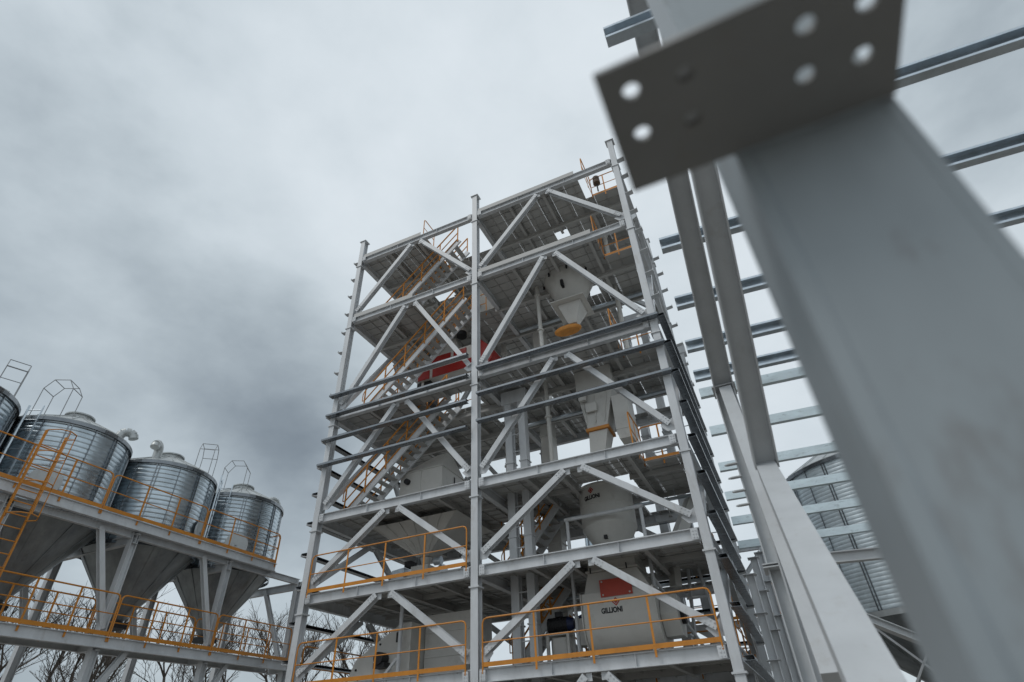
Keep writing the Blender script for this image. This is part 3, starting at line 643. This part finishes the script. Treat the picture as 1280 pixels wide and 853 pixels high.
# ------------------------------------------------------------------ silos on the left
def silo(x, y, R, zb, ze, zc, label, group, ladder_a=-1.9, vent_a=.2, hatch_a=None, rings=18, name='silo', cage=True, roofh=.72, seams=16, phase=0., amp=.007, sheet=None):
    e = empty(name, (x, y, zc), label, 'silo', group)
    pr = []; n = rings; h = (ze - zb) / n
    for i in range(n):
        z = zb + i * h; pr += [(R - amp, z), (R + amp * .35, z + h * .2), (R + amp, z + h * .5), (R + amp * .35, z + h * .8)]
    pr.append((R - amp, ze))
    b = MB(); b.lathe((x, y, 0), pr, 64); b.build('wall', sheet or silo_m, e, smooth=True)
    b = MB()
    for k in range(seams):
        a = phase + 2 * pi * k / seams; ca, sa = cos(a), sin(a)
        for o in (-.045, .045) if k % 2 == 0 else (0,):
            c = Vector((x + (R + .022) * ca - sa * o, y + (R + .022) * sa + ca * o, 0))
            b.bar(c + Vector((0, 0, zb)), c + Vector((0, 0, ze)), .02 if o == 0 else .03, .03, up=(ca, sa, 0))
    b.build('wall_stiffener', galv_dark, e)
    b = MB(); b.lathe((x, y, 0), [(R + .02, ze + .0), (R + .05, ze + .005), (R + .05, ze + .025), (.36, ze + roofh)], 48); b.build('roof', roof_m, e, smooth=True)
    b = MB()
    for k in range(24):
        a = 2 * pi * k / 24; b.bar((x + R * cos(a), y + R * sin(a), ze + .055), (x + .4 * cos(a), y + .4 * sin(a), ze + roofh), .025, .035)
    b.build('roof_rib', roof_m, e)
    b = MB(); b.lathe((x, y, 0), [(.36, ze + roofh - .02), (.36, ze + roofh + .10), (.42, ze + roofh + .11), (.42, ze + roofh + .15), (.1, ze + roofh + .2)], 28); b.build('roof_cap', roof_m, e, smooth=True)
    b = MB(); b.lathe((x, y, 0), [(R + .07, ze - .11), (R + .07, ze - .004)], 48); b.build('eave_ring', galv_dark, e)
    # gooseneck vent
    vx, vy = x + R * .72 * cos(vent_a), y + R * .72 * sin(vent_a); ox, oy = cos(vent_a), sin(vent_a)
    b = MB(); zz = ze + .15; pts = [Vector((vx, vy, zz)), Vector((vx, vy, zz + .34))]
    for i in range(1, 6):
        a = pi * i / 5; pts.append(Vector((vx + ox * .2 * (1 - cos(a)), vy + oy * .2 * (1 - cos(a)), zz + .34 + .2 * sin(a))))
    b.path(pts, .14, 18); b.build('gooseneck_vent', roof_m, e, smooth=True)
    # hopper cone
    b = MB(); b.lathe((x, y, 0), [(.2, zc), (R - .02, zb - .001)], 48); b.build('hopper_cone', cone_m, e, smooth=True)
    b = MB()
    for k in range(12):
        a = 2 * pi * (k + .4) / 12; b.bar((x + .21 * cos(a), y + .21 * sin(a), zc + .02), (x + (R - .015) * cos(a), y + (R - .015) * sin(a), zb - .02), .05, .02, up=(cos(a), sin(a), -.3))
    b.build('cone_seam', cone_m, e)
    b = MB(); b.lathe((x, y, 0), [(R + .05, zb - .12), (R + .05, zb - .0)], 48, cap=False); b.build('ring_beam', galv_dark, e)
    b = MB(); b.box((x - .28, y - .28, zc - .18), (x + .28, y + .28, zc - .02)); b.build('slide_gate', black, e)
    if hatch_a is not None:
        ca, sa = cos(hatch_a), sin(hatch_a); c = Vector((x + (R + .03) * ca, y + (R + .03) * sa, zb + .72))
        b = MB(); b.tube(c, c + Vector((ca, sa, 0)) * .05, .40, 32); b.tube(c + Vector((ca, sa, 0)) * .05, c + Vector((ca, sa, 0)) * .09, .05, 8); b.build('manhole_cover', roof_m, e)
    # ladder with roof hoops
    ca, sa = cos(ladder_a), sin(ladder_a); tx, ty = -sa, ca
    P_ = lambda r, t, z: Vector((x + (R + r) * ca + tx * t, y + (R + r) * sa + ty * t, z))
    b = MB()
    for t in (-.2, .2): b.bar(P_(.18, t, zb - .1), P_(.18, t, ze + .25), .025, .04, up=(ca, sa, 0))
    z = zb
    while z < ze + .2: b.tube(P_(.18, -.2, z), P_(.18, .2, z), .013, 6); z += .3
    b.build('ladder', galv, e)
    if cage:
        b = MB()
        for r0 in (-.25, -.75):
            hp_ = [P_(r0, -.42, ze + .1), P_(r0, -.42, ze + 1.1), P_(r0, -.22, ze + 1.4), P_(r0, .22, ze + 1.4), P_(r0, .42, ze + 1.1), P_(r0, .42, ze + .1)]
            b.path(hp_, .012, 6)
        for t in (-.22, .22): b.tube(P_(-.25, t, ze + 1.4), P_(-.75, t, ze + 1.4), .012, 6)
        for t in (-.42, .42): b.tube(P_(-.25, t, ze + 1.1), P_(-.75, t, ze + 1.1), .012, 6)
        b.build('roof_hoop', hoop_m, e)
    return e
SG = 'row of corrugated silos on the raised platform'
SX = -5.55
silo(SX, -8.75, 1.66, 7.3, 9.9, 5.3, 'corrugated silo cut off by the left edge of the picture', SG, ladder_a=1.25, vent_a=2.8, phase=.1)
silo(SX, -5.38, 1.66, 7.3, 9.9, 5.3, 'corrugated silo right behind the orange caged ladder, gooseneck vent at its right', SG, ladder_a=-1.05, vent_a=1.0, hatch_a=-.5, phase=.28)
silo(SX, -2.02, 1.66, 7.3, 9.9, 5.3, 'corrugated silo between its two neighbours, gooseneck vent left of its roof cap', SG, ladder_a=.75, vent_a=-.95, hatch_a=.55, phase=.05)
silo(SX, 1.33, 1.66, 7.3, 9.9, 5.3, 'corrugated silo at the end of the row, nearest to the tower', SG, ladder_a=-1.0, vent_a=1.3, hatch_a=-.55, phase=.2)

pl = empty('silo_platform', (-5.5, -4, 0), 'white steel silo platform with two walkways and orange railings', 'platform')
y0, y1, PXF, PXB = -15.0, 3.5, -3.55, -7.45
YC = [3.5, .08, -3.42, -6.85, -10.3, -13.7]
for zz, nm, ye in ((7.6, 'upper', 1.95), (4.55, 'lower', 3.4)):
    for x in (PXF, PXB) if nm == 'upper' else (PXF, PXF - .98):
        b = MB(); b.ibeam((x, y0, zz - .14), (x, ye, zz - .14), .14, .27); b.build('edge_beam', white, pl)
    for yy in [y for y in YC if y <= ye + .1] + ([ye - .07] if nm == 'upper' else []):
        b = MB(); b.ibeam((PXF - .07, yy, zz - .2), ((PXB + .07) if nm == 'upper' else PXF - .95, yy, zz - .2), .12, .24); b.build('cross_beam', white, pl)
    # walkway plates: front strip, gaps round the silos
    b = MB()
    if nm == 'upper':
        b.box((PXF - .05, y0, zz + .002), (SX + 1.78, ye, zz + .012)); b.box((SX - 1.78, y0, zz + .002), (PXB + .02, ye, zz + .012))
        for yc in (-3.7, -.35, 3.0, -7.06, -10.4):
            if yc < 2: b.box((SX - 1.7, yc - .1, zz - .01), (SX + 1.7, yc + .1, zz))
    else:
        b.box((PXF - .05, y0, zz + .002), (PXF - 1.0, ye, zz + .012))
    b.build('walkway', deck_m, pl)
    for x, ee in ((PXF + .03, ye - .06), ) + (((PXF - .98, ye - .06),) if nm == 'lower' else ()):
        yy = ee
        while yy > y0 + 1:
            y2 = max(yy - 3.35, y0)
            rail_mb([(x, yy, zz), (x, y2 + .05, zz)], post=1.15, h=1.05).build('railing', orange, pl); yy = y2
    if nm == 'upper': rail_mb([(PXF, ye - .06, zz), (SX + .9, ye - .06, zz)], post=.8, h=1.05).build('railing', orange, pl)
for yy in YC:
    for x in (PXF - .25, PXB + .25):
        b = MB(); b.ibeam((x, yy, 0), (x, yy, 7.33), .20, .20, up=(0, 1, 0)); b.build('column', white, pl)
        if yy < 3:
            b = MB(); b.ibeam((x, yy, 4.75), (x, yy - 1.05, 7.25), .15, .15, up=(1, 0, 0)); b.build('brace', white, pl)
        if yy > -13 and x > -5:
            b = MB(); b.ibeam((x, yy - .1, 2.6), (x, yy + .9, 4.3), .14, .14, up=(1, 0, 0)); b.build('brace', white, pl)
    b = MB(); b.ibeam((PXF - .1, yy, 7.15), (PXB + .1, yy, 7.15), .14, .26); b.build('cross_beam', white, pl)
b = MB(); b.ibeam((PXF - .25, 3.5, 7.3), (PXF - .25, -15, 7.2), .14, .2); b.build('edge_beam', white, pl)
b = MB(); b.ibeam((PXF - .3, 3.4, 4.4), (PXF - 1.9, 3.5, 7.2), .14, .14, up=(0, 1, 0)); b.build('brace', white, pl)
# orange caged ladder
b = MB()
for yy in (-7.03, -6.52): b.bar((-3.28, yy, 4.56), (-3.28, yy, 9.0), .07, .03, up=(0, 1, 0))
z = 4.7
while z < 8.8: b.tube((-3.28, -7.03, z), (-3.28, -6.52, z), .014, 6); z += .3
b.build('caged_ladder', orange, pl)
b = MB()
for z in (6.7, 7.5, 8.3, 8.9):
    pts = [Vector((-3.27, -7.0, z)), Vector((-3.0, -7.12, z)), Vector((-2.72, -6.98, z)), Vector((-2.62, -6.77, z)), Vector((-2.72, -6.56, z)), Vector((-3.0, -6.43, z)), Vector((-3.27, -6.54, z))]
    b.path(pts, .014, 6)
for p in ((-3.0, -7.12), (-2.62, -6.77), (-3.0, -6.43)): b.bar((p[0], p[1], 6.7), (p[0], p[1], 8.9), .03, .012)
b.build('ladder_cage', orange, pl)
# red/orange stair behind, between platform and tower
ls = empty('orange_ladder', (.7, 7.5, 0), 'tall orange ladder with hoops standing beyond the lower left deck', 'ladder')
b = MB()
for x in (-.9, -.4): b.bar((x, 6.9, 0), (x, 6.9, 6.6), .05, .04)
z = .3
while z < 6.5: b.tube((-.9, 6.9, z), (-.4, 6.9, z), .014, 6); z += .3
b.build('rails', orange, ls)
b = MB()
for x, y in ((-1.0, 6.5), (-.65, 6.2), (-.3, 6.5)): b.tube((x, y, 2.4), (x, y, 6.4), .014, 6)
for z in (2.4, 3.2, 4, 4.8, 5.6, 6.4): b.path([Vector((-.9, 6.9, z)), Vector((-1.0, 6.5, z)), Vector((-.65, 6.2, z)), Vector((-.3, 6.5, z)), Vector((-.4, 6.9, z))], .014, 6)
b.build('hoops', orange, ls)

# silo behind the tower and big silo to the right
silo(-3.2 + 6.2, 26.0, 1.75, 6.2, 15.6, 4.4, 'tall corrugated silo glimpsed behind the tower, left of the white mixer', 'single silos beyond the tower', ladder_a=-1.0, rings=46, name='silo', cage=False)
bs = silo(17.3, 8.9, 3.15, 4.45, 9.05, 2.3, 'large corrugated silo on raised frame behind the pale purlins at right', 'single silos beyond the tower', ladder_a=2.6, vent_a=.9, rings=38, amp=.006, sheet=silo_m2, name='silo', roofh=1.75, cage=False, seams=28, phase=.12)
b = MB()
for k in range(10):
    a = 2 * pi * (k + .35) / 10; p = Vector((17.3 + 3.05 * cos(a), 8.9 + 3.05 * sin(a), 0)); a2 = a + 2 * pi / 10; p2 = Vector((17.3 + 3.05 * cos(a2), 8.9 + 3.05 * sin(a2), 0))
    b.bar(p, p + Vector((0, 0, 4.32)), .16, .16, up=(cos(a), sin(a), 0))
    b.bar(p + Vector((0, 0, 2.0)), p2 + Vector((0, 0, 4.2)), .05, .05); b.bar(p2 + Vector((0, 0, 2.0)), p + Vector((0, 0, 4.2)), .05, .05)
b.build('support_frame', white, bs)
for z in (4.42,):
    b = MB(); b.lathe((17.3, 8.9, 0), [(3.25, z - .14), (3.25, z + .02)], 48, cap=False); b.build('base_ring', roof_m, bs)

# ------------------------------------------------------------------ canopy of galvanised purlins over the yard (gable frame)
YAW = radians(3.85); ux = Vector((cos(YAW), sin(YAW), 0)); uy = Vector((-sin(YAW), cos(YAW), 0))
cp = empty('purlin_canopy', (17, -5, 0), 'open roof frame of parallel galvanised purlins over the right side of the yard', 'roof frame')
PUR = [(13.225, -11.05, 7.35), (13.15, -9.5, 7.25), (13.083, -8.108, 7.16), (13.019, -6.771, 7.149), (12.945, -5.557, 7.116), (12.893, -4.41, 7.179)]
PUR2 = [(12.884, -3.911, 7.059), (12.835, -2.758, 6.78), (12.761, -1.577, 6.453), (12.673, -.346, 6.224), (12.606, .884, 6.008), (12.547, 2.038, 5.723)]
LN = 11.5
for k, p in enumerate(PUR):
    p = Vector(p); m = MB(); m.csec(p, p + ux * LN, .11, .21, flip=1, lip=.035, t=.006, up=(0, 0, 1)); m.build('purlin', galv_dark if k < 0 else galv, cp)
for p in PUR2:
    p = Vector(p); m = MB(); m.csec(p, p + ux * LN, .10, .19, flip=-1, lip=.03, t=.006, up=(0, .04, 1)); m.build('purlin', galv_pale, cp)
# rafters carrying the purlins, away from the left end
for off in (6.2, 11.2):
    a = Vector((13.2, -11.6, 7.2)) + ux * off; r_ = Vector((12.89, -4.15, 6.98)) + ux * off; c = Vector((12.5, 2.6, 5.46)) + ux * off
    m = MB(); m.ibeam(a, r_, .16, .24); m.build('rafter', brace_m, cp)
    m = MB(); m.ibeam(r_, c, .16, .24); m.build('rafter', brace_m, cp)
    for q in (Vector((a.x, -11.4, 0)), Vector((c.x, 2.4, 0))):
        m = MB(); top = 7.0 if q.y < -5 else 5.35; m.ibeam(q, Vector((q.x, q.y, top)), .2, .2, up=(0, 1, 0)); m.build('post', brace_m, cp)
# eave and floor members seen under the pale purlins
m = MB(); m.ibeam((13.9, -3.35, 3.93), (21.0, -.9, 4.15), .14, .17); m.build('tie_beam', brace_m, cp)
m = MB(); m.ibeam((14.1, -2.75, 3.25), (19.4, 1.6, .9), .12, .13); m.build('tie_beam', brace_m, cp)

# ------------------------------------------------------------------ K-braced frame beside the camera
kf = empty('braced_frame', (13.4, -9, 0), 'white K braced steel frame running away from the camera between tower and near column', 'steel frame')
def mem(name, p0, p1, w, h, up, w2=None, h2=None, m=brace_m):
    b = MB(); b.ibeam(p0, p1, w, h, up=up, tf=.014, tw=.01, w2=w2, h2=h2); return b.build(name, m, kf)
# far column of the frame
c1 = mem('column', (13.32, -7.28, 0), (13.32, -7.28, 5.18), .20, .24, (1, 0, 0))
b = MB()
for z in (3.05, 3.02): b.box((13.16, -7.46, z), (13.48, -7.10, z + .012))
b.box((13.18, -7.44, 5.19), (13.46, -7.12, 5.205)); b.box((13.16, -7.46, 1.9), (13.48, -7.1, 1.915))
b.each('splice_plate', brace_m, c1)
b = MB()
for z in (4.18, 4.02, 3.86, 3.70): b.loft([[(13.217, -7.42, q), (13.11, -7.42, q), (13.08, -7.405, q), (13.07, -7.39, q), (13.08, -7.375, q), (13.11, -7.36, q), (13.217, -7.36, q)] for q in (z, z + .012)])
b.each('lug_bracket', brace_m, c1)
# upper and lower braces of the first panel
mem('upper_brace', (13.79, -12.6, 9.09), (13.32, -7.36, 5.22), .22, .235, (1, 0, 0))
b = MB(); b.bar((13.335, -7.42, 5.12), (13.42, -9.35, 1.9), .12, .14, up=(1, 0, 0)); b.build('lower_brace', brace_m, kf)
# second panel nearer to the camera
mem('upper_brace', (13.93, -12.95, 7.855), (13.462, -8.72, 3.60), .19, .20, (1, 0, 0))
b = MB(); b.bar((13.458, -8.62, 3.60), (13.465, -12.0, 1.45), .155, .16, up=(1, 0, 0)); b.build('lower_brace', brace_m, kf)
# bottom rail of the frame
mem('column', (13.41, -8.25, 0), (13.41, -8.25, 3.15), .16, .2, (1, 0, 0))
# row of columns beyond
rw = 'columns of the row beyond the braced frame'
for (x, y, zt, lab) in ((12.62, 2.2, 5.0, 'nearest slim steel column beyond the braced frame with bolted end plates'), (12.75, 4.4, 5.9, 'middle slim steel column of the row beyond the tower corner'), (12.9, 6.8, 6.6, 'furthest slim steel column of the row behind the tower corner')):
    e = empty('steel_column', (x, y, 0), lab, 'column', rw)
    b = MB(); b.ibeam((x, y, 0), (x, y, zt), .17, .2, up=(1, 0, 0)); b.build('shaft', white, e)
    b = MB()
    for z in (zt + .001, zt - .9, zt - 1.9, 2.6): b.box((x - .16, y - .16, z), (x + .16, y + .16, z + .015))
    b.each('end_plate', white, e)

# ------------------------------------------------------------------ near column with drilled bracket plate
nc = empty('near_column', (13.46, -13.47, 0), 'thick blue grey steel column at the right edge, very near and out of focus, with drilled plate', 'column')
X0, X1, YF = 13.378, 13.532, -13.492
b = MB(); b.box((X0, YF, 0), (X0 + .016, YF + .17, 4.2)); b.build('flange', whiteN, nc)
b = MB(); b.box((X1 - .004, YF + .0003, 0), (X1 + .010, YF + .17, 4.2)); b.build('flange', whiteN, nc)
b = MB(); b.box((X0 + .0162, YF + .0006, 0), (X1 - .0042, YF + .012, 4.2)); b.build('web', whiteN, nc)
rustm = mat('weld_bead', (.255, .29, .315), .5, var=.15, scale=11, stain=(.13, .06, .03), stain_amt=.9, stretch=(1, 1, .8))
b = MB(); b.tube((X0 + .017, YF + .001, .5), (X0 + .017, YF + .0015, 2.148), .0022, 8); b.build('weld_seam', rustm, nc)
b = MB(); b.tube((X0 + .002, YF - .001, 2.149), (X1 + .008, YF - .001, 2.149), .0035, 8); b.build('weld_seam', rustm, nc)
def plate(x0, y0, x1, y1, z, t, holes, r):
    c = bpy.data.curves.new('bracket_plate', 'CURVE'); c.dimensions = '2D'; c.fill_mode = 'BOTH'; c.extrude = t / 2; c.bevel_depth = .0003
    def sp(pts):
        s_ = c.splines.new('POLY'); s_.points.add(len(pts) - 1); s_.use_cyclic_u = True
        for i, p in enumerate(pts): s_.points[i].co = (p[0], p[1], 0, 1)
    sp([(x0, y0), (x1, y0), (x1, y1), (x0, y1)])
    for hx_, hy_ in holes: sp([(hx_ + r * cos(2 * pi * i / 28), hy_ + r * sin(2 * pi * i / 28)) for i in range(28)])
    o = bpy.data.objects.new('tmp', c); COL.objects.link(o); bpy.context.view_layer.update()
    me = bpy.data.meshes.new_from_object(o.evaluated_get(bpy.context.evaluated_depsgraph_get())); bpy.data.objects.remove(o)
    for v in me.vertices: v.co.z += z + t / 2
    return me
sc_ = .55
b = MB(); b.box((13.322, -13.64, 2.158), (13.362, -13.54, 2.166)); b.build('added_hole_cover', white, nc)  # added cover above two holes, blocks the sky so they look dimmer
hl = [(13.286 + sc_ * (a - 13.286), -13.9663 + sc_ * (b_ + 13.9663)) for a, b_ in ((13.29, -13.342), (13.287, -13.244), (13.389, -13.331), (13.386, -13.231), (13.598, -13.326), (13.595, -13.228), (13.696, -13.32), (13.693, -13.221))]
me = plate(13.257, -13.655, 13.544, -13.494, 2.15, .006, hl, .0092)
put(me, 'bracket_plate', mat('painted_plate', (.24, .24, .235), .5, var=.08, scale=8, stain=(.2, .15, .1), stain_amt=.3), nc)

# ------------------------------------------------------------------ bare trees beyond the silos
def tree_mesh(h, seed, spread=.78):
    rnd = random.Random(seed); tr = MB(); cr_ = MB()
    def grow(p, d, L, r, lv):
        n = 3 if lv < 3 else 2; q = p
        for i in range(n):
            d2 = (d + Vector((rnd.uniform(-.16, .16), rnd.uniform(-.16, .16), rnd.uniform(-.02, .12)))).normalized()
            q2 = q + d2 * (L / n); r2 = r * (1 - .28 * (i + 1) / n)
            (tr if lv == 0 else cr_).tube(q, q2, r * (1 - .28 * i / n), 6 if lv < 2 else 3, r2)
            if lv > 0 and lv < 5 and rnd.random() < .95:
                side_ = Vector((rnd.uniform(-1, 1), rnd.uniform(-1, 1), rnd.uniform(-.1, .7))).normalized()
                grow(q2, (d2 * .7 + side_ * .75).normalized(), L * rnd.uniform(.45, .62), r2 * .5, lv + 1)
            q = q2; d = d2
        if lv < 5:
            for k in range(rnd.choice((2, 3)) if lv < 4 else 2):
                a = rnd.uniform(0, 2 * pi); side_ = Vector((cos(a), sin(a), rnd.uniform(.0, .5)))
                grow(q, (d * 1.0 + side_ * spread * rnd.uniform(.7, 1.25)).normalized(), L * rnd.uniform(.6, .8), max(.0055, r * .58), lv + 1)
    grow(Vector((0, 0, 0)), Vector((rnd.uniform(-.05, .05), 0, 1)), h * .24, h * .0125, 0)
    return tr, cr_
protos = []
TR = [(-30, 6, 14.5, 0), (-25, 9, 15.0, 1), (-20, 8, 11.5, 2), (-23, 14, 15.0, 3), (-17, 12, 12.5, 0), (-14.5, 16, 12.5, 1), (-19, 20, 14.5, 2), (-11, 19, 12.5, 3), (-28, 12, 16.5, 1), (-35, 9, 16.5, 2), (-24, 2, 11.0, 3), (-15, 23, 14.0, 2)]
TL = ['bare winter tree leftmost of the grove, just above the left end of the lower walkway', 'bare tree with crossing twigs under the second silo cone', 'short bare tree in front of the taller ones below the lower walkway', 'bare tree seen through the gap between two cones', 'slim bare tree below the third cone, left of its column', 'bare tree showing between the third cone and the last cone', 'tall bare tree standing behind the group by the third cone', 'bare tree low beside the end column of the silo platform', 'tallest bare tree behind the second cone', 'bare tree at the far left edge behind the first cone', 'low bare tree at the bottom left corner of the picture', 'fine twigged bare tree right of the last cone']
meshes = {}
for i, (x, y, h, sd2) in enumerate(TR):
    if sd2 not in meshes:
        t_m, c_m = tree_mesh(10.0, 100 + sd2 * 7)
        to = t_m.build('trunk', bark); co = c_m.build('crown', bark); meshes[sd2] = (to.data, co.data)
        bpy.data.objects.remove(to); bpy.data.objects.remove(co)
    e = empty('bare_tree', (x, y, 0), TL[i], 'tree', 'bare winter trees beyond the silos')
    e.rotation_euler = (0, 0, i * 1.3)
    for nm, d in zip(('trunk', 'crown'), meshes[sd2]):
        o = bpy.data.objects.new(nm, d); COL.objects.link(o); o.parent = e; s_ = h / 9.2; o.scale = (s_, s_, s_)

# ------------------------------------------------------------------ services under the decks
for z, y, a, b_, lab in ((5.73, 3.7, 6.1, 11.7, 'galvanised cable tray under the second deck, behind the mixer'), (8.2, 3.7, 6.1, 11.7, 'galvanised cable tray under the third deck, behind the round hopper'),
                   (12.03, 3.7, 6.1, 11.7, 'galvanised cable tray under the fourth deck, behind the boxy weigh hopper'), (16.56, 3.6, 6.1, 11.7, 'galvanised cable tray under the fifth deck, behind the cone hopper')):
    e = empty('cable_tray', ((a + b_) / 2, y, z - .4), lab, 'cable tray', 'cable trays under the decks')
    m = MB(); m.box((a, y, z - .36), (b_, y + .16, z - .352)); m.box((a, y, z - .351), (b_, y + .006, z - .30)); m.box((a, y + .154, z - .351), (b_, y + .16, z - .30)); m.build('tray', galv, e)
    m = MB(); m.tube((a, y + .05, z - .33), (b_, y + .05, z - .33), .018, 6); m.tube((a, y + .1, z - .335), (b_ - .8, y + .1, z - .335), .014, 6); m.build('cables', black, e)
    for x in (7.0, 9.0, 11.0):
        m = MB(); m.box((x, y + .07, z - .352), (x + .02, y + .09, z + .002)); m.build('hanger', galv, e)

for x, y, z0, z1, r0, lab in ((7.75, 1.7, 8.2, 16.5, .075, 'slim pale pipe rising between the fourth and fifth decks left of the weigh hopper'), (10.55, 3.2, 12.05, 20.0, .09, 'pale pipe running from the fourth deck to the roof beside the cone hopper'),
                    (4.9, 4.6, 8.2, 16.5, .11, 'thick pale pipe behind the red machine, rising through the left bay')):
    e = empty('riser_pipe', (x, y, z0), lab, 'pipe', 'riser pipes through the decks')
    m = MB(); m.tube((x, y, z0), (x, y, z1), r0, 16); m.build('pipe', mach, e)
    m = MB(); [m.tube((x, y, z), (x, y, z + .05), r0 + .05, 16) for z in (z0 + .3, z0 + 2.4, z1 - 2.2, z1 - .5)]; m.each('pipe_flange', mach, e)
